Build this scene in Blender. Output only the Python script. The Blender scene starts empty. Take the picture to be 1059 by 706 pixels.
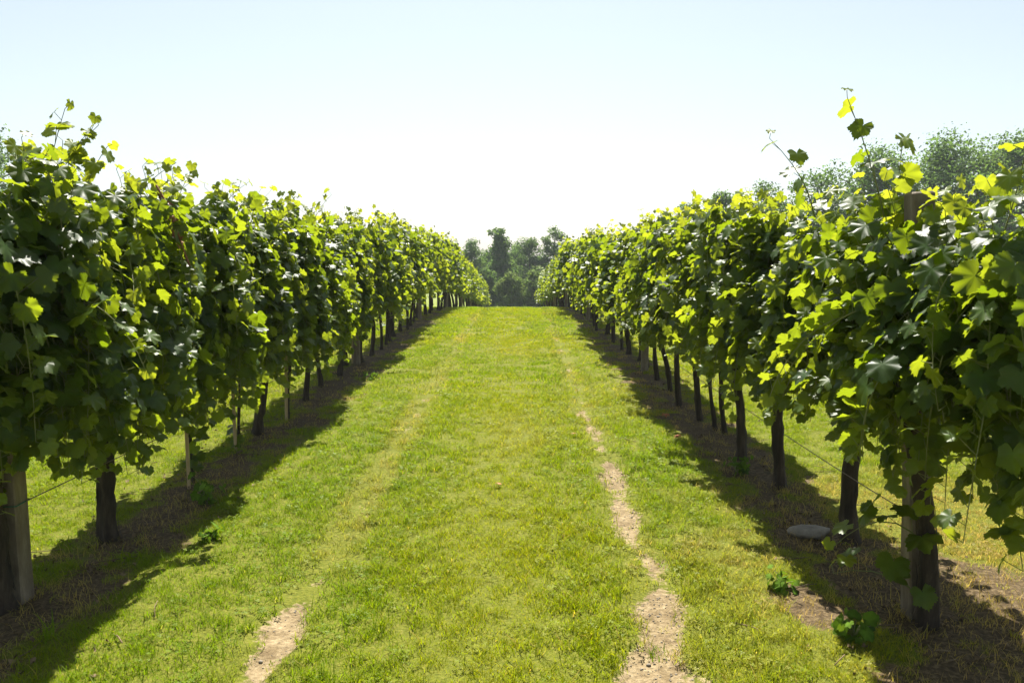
import bpy, math, random
import numpy as np

# ------------------------------------------------------------------ camera, sky, sun, exposure
C = bpy.context.scene
COL = C.collection
R = math.radians
F_PX, W_PX, EYE = 811.0, 1059.0, 1.6
cam_data = bpy.data.cameras.new('camera')
cam = bpy.data.objects.new('camera', cam_data)
COL.objects.link(cam)
cam_data.sensor_width = 36.0
cam_data.lens = 36.0 * F_PX / W_PX
cam_data.clip_start, cam_data.clip_end = 0.05, 3000.0
cam.location = (0, 0, EYE)
cam.rotation_euler = (R(90) - math.atan(91 / F_PX), 0, R(0.1))
C.camera = cam

SUN_EL, SUN_AZ = 56.0, -1.0          # azimuth from +Y towards +X
world = bpy.data.worlds.new('World')
C.world = world
world.use_nodes = True
wn = world.node_tree.nodes
bg = wn['Background']
sky = wn.new('ShaderNodeTexSky')
sky.sky_type = 'NISHITA'
sky.sun_disc = False
sky.sun_elevation = R(SUN_EL)
sky.sun_rotation = R(SUN_AZ)
sky.altitude = 120
sky.air_density, sky.dust_density, sky.ozone_density = 1.0, 1.0, 1.0
hs = wn.new('ShaderNodeHueSaturation')
hs.inputs['Saturation'].default_value = 0.54
hs.inputs['Hue'].default_value = 0.48
world.node_tree.links.new(sky.outputs[0], hs.inputs['Color'])
world.node_tree.links.new(hs.outputs[0], bg.inputs[0])
bg.inputs[1].default_value = 0.051
sun_data = bpy.data.lights.new('sun', 'SUN')
sun = bpy.data.objects.new('sun', sun_data)
COL.objects.link(sun)
sun_data.energy = 5.0
sun_data.angle = R(0.5)
sun_data.color = (1.0, 0.95, 0.86)
sun.location = (0, 20, 30)
sun.rotation_euler = (R(90 - SUN_EL), 0, R(180 - SUN_AZ))
vs = C.view_settings
vs.view_transform, vs.look, vs.exposure, vs.gamma = 'Standard', 'None', 1.52, 1.0
vs.use_curve_mapping = False
C.render.engine = 'CYCLES'
cy = C.cycles
cy.max_bounces, cy.diffuse_bounces, cy.glossy_bounces = 6, 4, 2
cy.transmission_bounces, cy.transparent_max_bounces = 4, 4
cy.use_denoising = True
cy.sample_clamp_indirect = 6.0
C.render.use_persistent_data = False

rng = np.random.default_rng(11)
random.seed(5)

# ------------------------------------------------------------------ helpers
def tag(o, label=None, cat=None, group=None, kind=None):
    if label: o['label'] = label
    if cat: o['category'] = cat
    if group: o['group'] = group
    if kind: o['kind'] = kind
    return o

def empty(name, loc, rz=0.0):
    o = bpy.data.objects.new(name, None)
    o.empty_display_size = 0.2
    COL.objects.link(o)
    o.location = loc
    o.rotation_euler = (0, 0, rz)
    return o

def link(name, me, parent=None, loc=None, rz=None):
    o = bpy.data.objects.new(name, me)
    COL.objects.link(o)
    if parent: o.parent = parent
    if loc is not None: o.location = loc
    if rz is not None: o.rotation_euler = (0, 0, rz)
    return o

def mesh(name, verts, faces, mats, mat_idx=None, attrs=None, smooth=True):
    """faces: list of int arrays (n,3) or (n,4)"""
    me = bpy.data.meshes.new(name)
    verts = np.asarray(verts, np.float32)
    me.vertices.add(len(verts))
    me.vertices.foreach_set('co', verts.ravel())
    faces = [np.asarray(f, np.int32) for f in faces if len(f)]
    lv = np.concatenate([f.ravel() for f in faces])
    tot = np.concatenate([np.full(len(f), f.shape[1], np.int32) for f in faces])
    st = np.concatenate([[0], np.cumsum(tot)[:-1]]).astype(np.int32)
    me.loops.add(len(lv))
    me.loops.foreach_set('vertex_index', lv)
    me.polygons.add(len(tot))
    me.polygons.foreach_set('loop_start', st)
    me.polygons.foreach_set('loop_total', tot)
    me.polygons.foreach_set('use_smooth', np.full(len(tot), smooth, bool))
    for m in mats: me.materials.append(m)
    if mat_idx is not None:
        mi = np.concatenate([np.full(len(f), k, np.int32) if np.isscalar(k) else np.asarray(k, np.int32)
                             for f, k in zip(faces, mat_idx)])
        me.polygons.foreach_set('material_index', mi)
    for k, v in (attrs or {}).items():
        a = me.attributes.new(k, 'FLOAT', 'POINT')
        a.data.foreach_set('value', np.asarray(v, np.float32))
    me.update(calc_edges=True)
    me.validate()
    return me

class MB:
    """gathers verts / faces of several shapes into one mesh"""
    def __init__(s): s.v, s.t, s.q, s.n, s.a = [], [], [], 0, {}
    def add(s, v, tri=None, quad=None, **attrs):
        v = np.asarray(v, float)
        if tri is not None and len(tri): s.t.append(np.asarray(tri) + s.n)
        if quad is not None and len(quad): s.q.append(np.asarray(quad) + s.n)
        for k, val in attrs.items():
            s.a.setdefault(k, []).append(np.broadcast_to(np.asarray(val, float), (len(v),)))
        s.v.append(v); s.n += len(v)
    def tube(s, pts, rad, n=8, rough=0.0, seed=0, cap=True, **attrs):
        pts = np.asarray(pts, float); k = len(pts)
        rad = np.broadcast_to(np.asarray(rad, float), (k,))
        tan = np.gradient(pts, axis=0)
        tan /= np.linalg.norm(tan, axis=1)[:, None] + 1e-9
        ref = np.array([1., 0, 0]) if abs(tan[:, 0]).mean() < .8 else np.array([0, 1., 0])
        u = np.cross(tan, ref); u /= np.linalg.norm(u, axis=1)[:, None] + 1e-9
        w = np.cross(tan, u)
        th = np.linspace(0, 2 * np.pi, n, endpoint=False)
        r = rad[:, None] * np.ones(n)
        if rough:
            g = np.random.default_rng(seed)
            ridge = g.normal(0, 1, n)
            r = r * (1 + rough * (.6 * ridge[None] + .6 * g.normal(0, 1, (k, n)) + .5 * g.normal(0, 1, k)[:, None]))
        v = pts[:, None] + r[..., None] * (np.cos(th)[None, :, None] * u[:, None] + np.sin(th)[None, :, None] * w[:, None])
        v = v.reshape(-1, 3)
        i = np.arange(k - 1)[:, None] * n; j = np.arange(n)[None]
        q = np.stack([i + j, i + (j + 1) % n, i + n + (j + 1) % n, i + n + j], -1).reshape(-1, 4)
        tri = []
        if cap:
            v = np.vstack([v, pts[:1], pts[-1:]])
            a, b = k * n, k * n + 1
            for m in range(n):
                tri.append((a, (m + 1) % n, m)); tri.append((b, (k - 1) * n + m, (k - 1) * n + (m + 1) % n))
        s.add(v, tri, q, **attrs)
    def build(s, name, mats, smooth=True, tm=0, qm=0):
        T = np.vstack(s.t) if s.t else np.zeros((0, 3), int)
        Q = np.vstack(s.q) if s.q else np.zeros((0, 4), int)
        fs, mi = [], []
        if len(T): fs.append(T); mi.append(tm)
        if len(Q): fs.append(Q); mi.append(qm)
        return mesh(name, np.vstack(s.v), fs, mats, mi, {k: np.concatenate(v) for k, v in s.a.items()}, smooth)

def _h(i, j, seed):
    n = (i * 374761393 + j * 668265263 + seed * 974711) & 0x7fffffff
    n = ((n ^ (n >> 13)) * 1274126177) & 0x7fffffff
    return ((n ^ (n >> 16)) & 0xffff) / 65535.0
def noise(x, y, seed=0):
    x = np.asarray(x, float); y = np.asarray(y, float)
    i = np.floor(x).astype(np.int64); j = np.floor(y).astype(np.int64)
    u = x - i; v = y - j
    u = u * u * (3 - 2 * u); v = v * v * (3 - 2 * v)
    return ((_h(i, j, seed) * (1 - u) + _h(i + 1, j, seed) * u) * (1 - v)
            + (_h(i, j + 1, seed) * (1 - u) + _h(i + 1, j + 1, seed) * u) * v)
def fbm(x, y, seed=0, o=3):
    t, a, s = 0, .5, 0
    for k in range(o):
        t = t + a * noise(x * 2 ** k, y * 2 ** k, seed + 7 * k); s += a; a *= .5
    return t / s
def sst(a, b, x):
    t = np.clip((np.asarray(x, float) - a) / (b - a), 0, 1)
    return t * t * (3 - 2 * t)

# ------------------------------------------------------------------ materials
def new_mat(name):
    m = bpy.data.materials.new(name); m.use_nodes = True
    nt = m.node_tree; nt.nodes.clear()
    return m, nt.nodes, nt.links
def N(nodes, t, **kw):
    n = nodes.new(t)
    for k, v in kw.items():
        if k.startswith('i_'): n.inputs[k[2:].replace('_', ' ')].default_value = v
        else: setattr(n, k, v)
    return n
def ramp(nodes, links, src, stops):
    r = nodes.new('ShaderNodeValToRGB')
    e = r.color_ramp.elements
    while len(e) < len(stops): e.new(.5)
    for el, (p, c) in zip(e, stops):
        el.position = p; el.color = (*c, 1)
    links.new(src, r.inputs[0])
    return r.outputs[0]
def mixc(nodes, links, fac, a, b, mode='MIX'):
    m = nodes.new('ShaderNodeMix'); m.data_type = 'RGBA'; m.blend_type = mode
    for sock, v in ((m.inputs[0], fac), (m.inputs[6], a), (m.inputs[7], b)):
        if hasattr(v, 'links'): links.new(v, sock)
        elif isinstance(v, tuple): sock.default_value = (*v, 1)
        else: sock.default_value = v
    return m.outputs[2]
def attr(nodes, name, inst=False):
    a = nodes.new('ShaderNodeAttribute'); a.attribute_name = name
    a.attribute_type = 'INSTANCER' if inst else 'GEOMETRY'
    return a.outputs['Fac']

def leaf_material(name, dark, mid, young, under, trans, trans_young, t_fac, rough, spec=.5):
    m, n, l = new_mat(name)
    rnd, yg, vein = attr(n, 'rnd'), attr(n, 'young'), attr(n, 'vein')
    base = ramp(n, l, rnd, [(0, dark), (.9, mid), (1, tuple(c * 1.6 + .02 for c in mid))])
    base = mixc(n, l, yg, base, young)
    v2 = n.new('ShaderNodeMath'); v2.operation = 'MULTIPLY'; v2.inputs[1].default_value = .6
    l.new(vein, v2.inputs[0])
    base = mixc(n, l, v2.outputs[0], base, tuple(min(1, c * 2.2) for c in mid))
    geo = n.new('ShaderNodeNewGeometry')
    tex = N(n, 'ShaderNodeTexNoise', i_Scale=38.0, i_Detail=2.0)
    l.new(geo.outputs['Position'], tex.inputs['Vector'])
    mott = ramp(n, l, tex.outputs['Fac'], [(.3, (.72, .72, .72)), (.7, (1.2, 1.2, 1.2))])
    base = mixc(n, l, 1.0, base, mott, 'MULTIPLY')
    sp = N(n, 'ShaderNodeTexNoise', i_Scale=95.0, i_Detail=1.0)
    l.new(geo.outputs['Position'], sp.inputs['Vector'])
    base = mixc(n, l, ramp(n, l, sp.outputs['Fac'], [(.70, (0, 0, 0)), (.74, (.7, .7, .7))]), base, (.13, .085, .03))
    col = mixc(n, l, geo.outputs['Backfacing'], base, under)
    tr = mixc(n, l, yg, trans, trans_young)
    tr = mixc(n, l, 1.0, tr, ramp(n, l, rnd, [(0, (.7, .75, .7)), (1, (1.15, 1.1, 1.1))]), 'MULTIPLY')
    p = N(n, 'ShaderNodeBsdfPrincipled', i_Roughness=rough)
    p.inputs['Specular IOR Level'].default_value = spec
    bump = N(n, 'ShaderNodeBump', i_Strength=.25, i_Distance=.004)
    l.new(tex.outputs['Fac'], bump.inputs['Height'])
    l.new(bump.outputs[0], p.inputs['Normal'])
    l.new(col, p.inputs['Base Color'])
    t = n.new('ShaderNodeBsdfTranslucent'); l.new(tr, t.inputs['Color'])
    mx = n.new('ShaderNodeMixShader'); mx.inputs[0].default_value = t_fac
    l.new(p.outputs[0], mx.inputs[1]); l.new(t.outputs[0], mx.inputs[2])
    out = n.new('ShaderNodeOutputMaterial'); l.new(mx.outputs[0], out.inputs[0])
    return m

M_LEAF = leaf_material('grape_leaf', (.009, .026, .005), (.024, .058, .007), (.09, .14, .010), (.034, .062, .020),
                       (.27, .37, .008), (.52, .56, .028), .46, .45, .32)
M_WEED = leaf_material('weed_leaf', (.05, .11, .010), (.09, .16, .018), (.10, .15, .02), (.05, .09, .03),
                       (.14, .24, .012), (.25, .32, .02), .40, .85, .05)
M_TREE = leaf_material('tree_leaf', (.018, .056, .014), (.042, .100, .024), (.13, .18, .04), (.07, .11, .05),
                       (.20, .34, .06), (.24, .33, .06), .38, .7, .08)

def simple(name, build):
    m, n, l = new_mat(name)
    p = n.new('ShaderNodeBsdfPrincipled')
    build(n, l, p)
    out = n.new('ShaderNodeOutputMaterial'); l.new(p.outputs[0], out.inputs[0])
    return m
def b_noise(stops, scale, rough, bump=.5, dist=.01, stretch=(1, 1, 1), detail=6.0):
    def f(n, l, p):
        tc = n.new('ShaderNodeTexCoord'); mp = n.new('ShaderNodeMapping')
        mp.inputs['Scale'].default_value = stretch
        l.new(tc.outputs['Object'], mp.inputs[0])
        t = N(n, 'ShaderNodeTexNoise', i_Scale=scale, i_Detail=detail, i_Roughness=.65)
        l.new(mp.outputs[0], t.inputs['Vector'])
        l.new(ramp(n, l, t.outputs['Fac'], stops), p.inputs['Base Color'])
        p.inputs['Roughness'].default_value = rough
        b = N(n, 'ShaderNodeBump', i_Strength=bump, i_Distance=dist)
        l.new(t.outputs['Fac'], b.inputs['Height']); l.new(b.outputs[0], p.inputs['Normal'])
    return f
M_BARK = simple('vine_bark', b_noise([(.3, (.014, .010, .006)), (.55, (.045, .031, .019)), (.75, (.10, .075, .05))], 30, .9, 1.0, .02, (1, 1, .16)))
M_CANE = simple('cane', b_noise([(.3, (.10, .13, .03)), (.7, (.20, .20, .06))], 20, .6, .2))
M_DEADCANE = simple('dry_cane', b_noise([(.3, (.16, .06, .03)), (.7, (.34, .16, .08))], 30, .8, .4))
M_CONC = simple('weathered_concrete', b_noise([(.25, (.085, .064, .042)), (.5, (.17, .135, .092)), (.75, (.30, .25, .18))], 16, .9, .7, .008, (1, 1, .3)))
M_STAKE = simple('stake_wood', b_noise([(.3, (.30, .21, .10)), (.7, (.52, .39, .21))], 24, .8, .4, .004, (1, 1, .1)))
M_WIRE = simple('rusty_wire', b_noise([(.3, (.09, .06, .045)), (.7, (.20, .15, .12))], 60, .6, .2))
M_TIE = simple('green_tie', b_noise([(.3, (.02, .10, .06)), (.7, (.03, .16, .10))], 60, .5, .2))
M_STONE = simple('stone', b_noise([(.3, (.15, .125, .095)), (.7, (.30, .265, .21))], 18, .9, .6, .01))
M_TBARK = simple('tree_bark', b_noise([(.3, (.05, .04, .03)), (.7, (.13, .11, .085))], 8, .9, .8, .03, (1, 1, .3)))
M_DEADLEAF = simple('dead_leaf', b_noise([(.3, (.30, .07, .02)), (.7, (.45, .15, .04))], 40, .7, .3))

def ground_material():
    m, n, l = new_mat('ground_soil_and_thatch')
    bare, dry = attr(n, 'bare'), attr(n, 'dry')
    geo = n.new('ShaderNodeNewGeometry')
    def tex(scale, detail=5.0):
        t = N(n, 'ShaderNodeTexNoise', i_Scale=scale, i_Detail=detail, i_Roughness=.6)
        l.new(geo.outputs['Position'], t.inputs['Vector']); return t.outputs['Fac']
    t1, t2, t3 = tex(3.0), tex(45.0), tex(170.0, 3.0)
    thatch = ramp(n, l, t2, [(.3, (.075, .090, .010)), (.55, (.13, .14, .014)), (.75, (.18, .16, .035))])
    far = ramp(n, l, t1, [(.3, (.125, .165, .012)), (.7, (.165, .195, .014))])
    sandy = ramp(n, l, t2, [(.25, (.14, .104, .056)), (.5, (.235, .180, .102)), (.75, (.33, .268, .165))])
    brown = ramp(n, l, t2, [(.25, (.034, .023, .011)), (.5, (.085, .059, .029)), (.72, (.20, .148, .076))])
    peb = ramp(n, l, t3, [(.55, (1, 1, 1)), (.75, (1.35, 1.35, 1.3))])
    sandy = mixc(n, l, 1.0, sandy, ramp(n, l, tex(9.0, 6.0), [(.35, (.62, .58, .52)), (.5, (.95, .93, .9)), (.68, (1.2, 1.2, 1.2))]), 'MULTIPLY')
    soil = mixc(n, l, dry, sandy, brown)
    soil = mixc(n, l, 1.0, soil, peb, 'MULTIPLY')
    # ragged border between thatch and soil
    ad = n.new('ShaderNodeMath'); ad.operation = 'ADD'; l.new(bare, ad.inputs[0])
    s2 = n.new('ShaderNodeMath'); s2.operation = 'MULTIPLY_ADD'; l.new(t2, s2.inputs[0]); s2.inputs[1].default_value = 1.5; s2.inputs[2].default_value = -.75
    l.new(s2.outputs[0], ad.inputs[1])
    fac = ramp(n, l, ad.outputs[0], [(.35, (0, 0, 0)), (.6, (1, 1, 1))])
    sep = n.new('ShaderNodeSeparateXYZ'); l.new(geo.outputs['Position'], sep.inputs[0])
    mr = N(n, 'ShaderNodeMapRange'); mr.inputs['From Min'].default_value = 22; mr.inputs['From Max'].default_value = 34
    l.new(sep.outputs[1], mr.inputs[0])
    ab = n.new('ShaderNodeMath'); ab.operation = 'ABSOLUTE'; l.new(sep.outputs[0], ab.inputs[0])
    mr2 = N(n, 'ShaderNodeMapRange'); mr2.inputs['From Min'].default_value = 9; mr2.inputs['From Max'].default_value = 20
    l.new(ab.outputs[0], mr2.inputs[0])
    mxm = n.new('ShaderNodeMath'); mxm.operation = 'MAXIMUM'; l.new(mr.outputs[0], mxm.inputs[0]); l.new(mr2.outputs[0], mxm.inputs[1])
    grassy = mixc(n, l, mxm.outputs[0], thatch, far)
    col = mixc(n, l, fac, grassy, soil)
    p = N(n, 'ShaderNodeBsdfPrincipled', i_Roughness=.95)
    p.inputs['Specular IOR Level'].default_value = .15
    l.new(col, p.inputs['Base Color'])
    b1 = N(n, 'ShaderNodeBump', i_Strength=.8, i_Distance=.02); l.new(t2, b1.inputs['Height'])
    b2 = N(n, 'ShaderNodeBump', i_Strength=.6, i_Distance=.006); l.new(t3, b2.inputs['Height']); l.new(b1.outputs[0], b2.inputs['Normal'])
    l.new(b2.outputs[0], p.inputs['Normal'])
    out = n.new('ShaderNodeOutputMaterial'); l.new(p.outputs[0], out.inputs[0])
    return m
M_GROUND = ground_material()

def grass_material():
    m, n, l = new_mat('grass_blades')
    tint, dry, tip = attr(n, 'tint', True), attr(n, 'dry', True), attr(n, 'tip')
    rnd = attr(n, 'rnd')
    a = ramp(n, l, rnd, [(0, (.110, .180, .002)), (.6, (.175, .225, .003)), (.88, (.220, .235, .005)), (1, (.32, .28, .07))])
    b = mixc(n, l, tint, (.82, .93, .7), (1.30, 1.10, .9))
    g = mixc(n, l, 1.0, a, b, 'MULTIPLY')
    g = mixc(n, l, dry, g, (.36, .25, .105))
    tr = mixc(n, l, 1.0, g, (1.9, 1.85, 1.2), 'MULTIPLY')
    p = N(n, 'ShaderNodeBsdfPrincipled', i_Roughness=.5)
    p.inputs['Specular IOR Level'].default_value = .12
    l.new(g, p.inputs['Base Color'])
    t = n.new('ShaderNodeBsdfTranslucent'); l.new(tr, t.inputs['Color'])
    mx = n.new('ShaderNodeMixShader'); mx.inputs[0].default_value = .45
    l.new(p.outputs[0], mx.inputs[1]); l.new(t.outputs[0], mx.inputs[2])
    out = n.new('ShaderNodeOutputMaterial'); l.new(mx.outputs[0], out.inputs[0])
    return m
M_GRASS = grass_material()

# ------------------------------------------------------------------ terrain
ROW_L, ROW_R = -2.28, 1.83
_ty = np.array([-600, 0, 19, 21, 23, 25, 27, 30, 60, 75, 95, 200, 420, 1500.])
_ts = np.array([0, 0, 0, .012, .032, .054, .072, .085, .085, .06, .05, .05, .0, 0])
_fy = np.arange(0, 450, .25)
_fz = -np.concatenate([[0], np.cumsum(np.interp(_fy[:-1] + .125, _ty, _ts) * .25)])
def terrain(x, y):
    return np.interp(y, _fy, _fz)
def track_centre_r(y): return np.interp(y, [2.3, 2.8, 3.2, 3.7, 4.2, 4.9, 5.6, 7.2, 9, 14.7, 30], [.56, .58, .64, .69, .68, .69, .71, .73, .76, .83, .84])
def track_width_r(y): return np.interp(y, [2.3, 3.0, 3.3, 3.75, 4.25, 4.9, 5.6, 6.2, 7.2, 8, 9, 11, 15, 24], [.10, .125, .105, .045, .03, .045, .035, .01, .02, -.03, .0, -.04, -.05, -.06])
def track_width_l(y): return np.interp(y, [2.2, 2.7, 3.1, 3.45, 3.6, 3.9, 4.7, 4.95, 5.2, 6.5, 8.4, 9, 11, 14, 18, 24], [-.02, .012, .012, .0, -.03, -.1, -.06, .02, -.09, -.09, -.05, -.05, -.06, -.05, -.05, -.05])
def masks(x, y):
    """bare: worn earth 0..1, strip: earth under the vines 0..1, dry: straw-coloured 0..1"""
    wob = (fbm(x * 5, y * 5, 3, 4) - .5) * 1.3
    w2 = (fbm(x * 1.6, y * 1.6, 13) - .5)
    dr = np.abs(x - track_centre_r(y) - .10 * w2) + wob * .16
    dl = np.abs(x + .985 - .14 * w2) + wob * .20
    w3 = (fbm(x * 3.1 + 5, y * 2.3, 77) - .5) * .13
    dr, dl = dr + w3, dl + w3
    bare = np.maximum(sst(.09, -.07, dr - track_width_r(y)), sst(.085, -.07, dl - track_width_l(y)))
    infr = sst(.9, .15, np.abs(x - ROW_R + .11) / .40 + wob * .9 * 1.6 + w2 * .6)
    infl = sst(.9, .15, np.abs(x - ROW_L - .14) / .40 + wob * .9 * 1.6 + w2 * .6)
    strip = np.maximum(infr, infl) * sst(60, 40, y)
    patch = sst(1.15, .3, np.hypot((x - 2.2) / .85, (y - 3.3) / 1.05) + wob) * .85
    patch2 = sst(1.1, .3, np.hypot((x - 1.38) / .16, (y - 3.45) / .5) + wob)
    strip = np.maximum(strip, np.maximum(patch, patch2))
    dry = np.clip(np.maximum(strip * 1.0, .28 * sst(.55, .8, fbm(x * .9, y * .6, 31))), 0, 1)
    dry = np.maximum(dry, 1.0 * sst(1.6, .5, np.hypot((x - 2.7) / 1.3, (y - 3.9) / 1.5) + wob))
    return bare, strip, dry

def spaced(segs):
    out = [segs[0][0]]
    for a, b, d in segs:
        k = max(1, int(round((b - a) / d)))
        out += list(a + (b - a) * (np.arange(1, k + 1) / k))
    return np.array(out)
gx = spaced([(-600, -100, 100), (-100, -20, 10), (-20, -6, .8), (-6, -3.2, .12), (-3.2, 3.2, .035), (3.2, 6, .12), (6, 20, .8), (20, 100, 10), (100, 600, 100)])
gy = spaced([(-100, -10, 10), (-10, 2, .8), (2, 8, .035), (8, 14, .08), (14, 34, .2), (34, 100, 2), (100, 200, 10), (200, 1200, 100)])
X, Y = np.meshgrid(gx, gy, indexing='xy')
bare, strip, dry = masks(X, Y)
nearw = sst(40, 15, np.abs(X)) * sst(80, 30, Y)
Z = terrain(X, Y) + nearw * (.035 * (fbm(X * 1.3, Y * 1.3, 5) - .5) + .014 * (fbm(X * 14, Y * 14, 9) - .5)
     - .022 * bare - .02 * sst(.4, .1, np.abs(X - track_centre_r(Y))) - .02 * sst(.4, .1, np.abs(X + .985)))
GV = np.stack([X, Y, Z], -1).reshape(-1, 3)
nx = len(gx)
ii = (np.arange(len(gy) - 1)[:, None] * nx + np.arange(nx - 1)[None])
GQ = np.stack([ii, ii + 1, ii + nx + 1, ii + nx], -1).reshape(-1, 4)
def ground_z(x, y):
    x = np.asarray(x, float); y = np.asarray(y, float)
    b = masks(x, y)[0]
    return terrain(x, y) + .035 * (fbm(x * 1.3, y * 1.3, 5) - .5) + .014 * (fbm(x * 14, y * 14, 9) - .5) - .022 * b \
        - .02 * sst(.4, .1, np.abs(x - track_centre_r(y))) - .02 * sst(.4, .1, np.abs(x + .985))
fb = bare.reshape(-1)[GQ].mean(1); fs = strip.reshape(-1)[GQ].mean(1)
fx, fy = GV[GQ].mean(1)[:, 0], GV[GQ].mean(1)[:, 1]
is_track = (fb > .5) & (fs < .5) & (fy < 24)
is_strip = (fs > .5) & (fy < 45) & ~is_track
def sheet(name, sel):
    q = GQ[sel]
    used, inv = np.unique(q, return_inverse=True)
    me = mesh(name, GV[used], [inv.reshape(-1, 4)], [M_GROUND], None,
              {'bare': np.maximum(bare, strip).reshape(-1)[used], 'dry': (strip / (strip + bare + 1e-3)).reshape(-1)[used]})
    return tag(link(name, me), kind='structure')
tag(sheet('ground', ~(is_track | is_strip)), 'sunlit grassy ground running between the vine rows to the crest', 'ground')
tag(sheet('dirt_path', is_track), 'pale sandy wheel tracks worn through the grass', 'path')
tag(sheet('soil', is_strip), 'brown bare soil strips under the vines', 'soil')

# ------------------------------------------------------------------ grass (stuff)
def blade_tuft(nb, rad, h0, h1, w, seed, straw=.025):
    g = np.random.default_rng(seed); mb = MB()
    for _ in range(nb):
        a, r = g.uniform(0, 6.283), rad * math.sqrt(g.uniform())
        bx, by = r * math.cos(a), r * math.sin(a)
        h = g.uniform(h0, h1); az = g.uniform(0, 6.283); lean = g.uniform(.2, 1.1) * h
        d = np.array([math.cos(az), math.sin(az)]); px = np.array([-d[1], d[0]])
        face = g.uniform(0, 6.283); sx = np.array([math.cos(face), math.sin(face)]) * .6 + px * .4
        vs_, tp = [], []
        for t, ww in ((0, 1), (.5, .85), (.85, .5)):
            c = np.array([bx, by]) + d * lean * t * t
            z = h * (t - .28 * t * t) - .005
            for s in (-1, 1):
                vs_.append((*(c + sx * s * w * ww * .5), z)); tp.append(t)
        c = np.array([bx, by]) + d * lean
        vs_.append((*c, h * .70)); tp.append(1)
        rn = 1.0 if g.uniform() < straw else g.uniform(0, .85)
        mb.add(vs_, [(4, 5, 6)], [(0, 1, 3, 2), (2, 3, 5, 4)], rnd=rn, tip=tp)
    return mb.build('tuft', [M_GRASS])
def clover_tuft(nl, rad, seed):
    g = np.random.default_rng(seed); mb = MB()
    for _ in range(nl):
        a, r = g.uniform(0, 6.283), rad * math.sqrt(g.uniform())
        c = np.array([r * math.cos(a), r * math.sin(a), g.uniform(.012, .035)])
        rr = g.uniform(.004, .0075); rot = g.uniform(0, 6.283)
        tilt = g.normal(0, .35, 2); rn = g.uniform(.2, .7)
        for k in range(3):
            th = rot + k * 2.094
            dd = np.array([math.cos(th), math.sin(th)]); pp = np.array([-dd[1], dd[0]])
            pts = []
            for (u, v) in ((0, 0), (.9, .55), (1.5, .5), (1.45, 0), (1.5, -.5), (.9, -.55)):
                q = (dd * u + pp * v) * rr
                pts.append((c[0] + q[0], c[1] + q[1], c[2] + q @ tilt + .12 * rr * abs(v)))
            mb.add(pts, [(0, 3, 2), (0, 2, 1), (0, 4, 3), (0, 5, 4)], None, rnd=rn, tip=.6)
    return mb.build('tuft', [M_GRASS])

tuft_col = bpy.data.collections.new('grass_sources')          # not linked to the scene
TUFTS = [blade_tuft(26, .05, .020, .045, .0034, 100 + k) for k in range(5)]            # 0-4 short
TUFTS += [blade_tuft(20, .05, .035, .075, .0038, 120 + k, .05) for k in range(2)]      # 5-6 taller
TUFTS += [clover_tuft(16, .05, 140 + k) for k in range(2)]                            # 7-8 clover
TUFTS += [blade_tuft(34, .10, .025, .050, .0075, 160 + k, .03) for k in range(3)]      # 9-11 mid distance
TUFTS += [blade_tuft(40, .18, .030, .060, .014, 180 + k, .03) for k in range(2)]       # 12-13 far
TUFTS += [blade_tuft(12, .06, .03, .09, .003, 200 + k, 1.0) for k in range(2)]         # 14-15 straw
for k, me in enumerate(TUFTS):
    tuft_col.objects.link(bpy.data.objects.new('tuft_%02d' % k, me))

def scatter(x0, x1, y0, y1, dens, pick, scale):
    n = int((x1 - x0) * (y1 - y0) * dens)
    x = rng.uniform(x0, x1, n); y = rng.uniform(y0, y1, n)
    b, s, d = masks(x, y)
    cl = fbm(x * 2.2, y * 2.2, 41)                              # clumpiness
    keep = rng.uniform(size=n) < np.clip(1 - 1.25 * b, .05, 1) * np.clip(1 - .72 * s, .05, 1) * (.62 + .55 * cl) * (1 - .62 * np.maximum(sst(.18, .03, np.abs(x - track_centre_r(y))), sst(.18, .03, np.abs(x + .985))))
    x, y, b, s, d, cl = (v[keep] for v in (x, y, b, s, d, cl))
    n = len(x)
    edge = np.maximum(sst(.45, .1, np.abs(np.abs(x - track_centre_r(y)) - .26)), sst(.50, .1, np.abs(np.abs(x + 1.0) - .26)))
    faint = np.maximum(sst(.20, .04, np.abs(x - track_centre_r(y))), sst(.20, .04, np.abs(x + .985))) * sst(.25, .6, fbm(x * 3, y * 1.1, 93))
    d = np.maximum(d, .75 * faint)
    k = pick(n, x, y, s, edge, cl)
    k = np.where((s > .45) & (rng.uniform(size=n) < .75), rng.integers(14, 16, n), k)
    sc = scale * rng.uniform(.78, 1.18, n) * (.72 + .40 * cl + .18 * edge)
    sc = np.where(k >= 14, rng.uniform(.6, 1.1, n), sc)
    tint = np.clip(fbm(x * .55, y * .35, 51) * 1.7 - .35 + .3 * (fbm(x * 4, y * 4, 61) - .5) + rng.normal(0, .16, n) - .15 * edge + .22 * np.exp(-(x / .4) ** 2) - .10, 0, 1)
    dd = np.clip(d * .8 * rng.uniform(.2, 1.2, n), 0, 1)
    return np.stack([x, y, ground_z(x, y)], -1), k, sc, tint, dd
def pick_near(n, x, y, s, edge, cl):
    k = rng.integers(0, 5, n)
    u = rng.uniform(size=n)
    u = np.where(fbm(x * 2.6, y * 2.6, 117) > .66, u + .05, u)
    k = np.where(u < .08 + .22 * edge, rng.integers(5, 7, n), k)
    return np.where((u > .97 - .10 * edge), rng.integers(7, 9, n), k)
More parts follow.
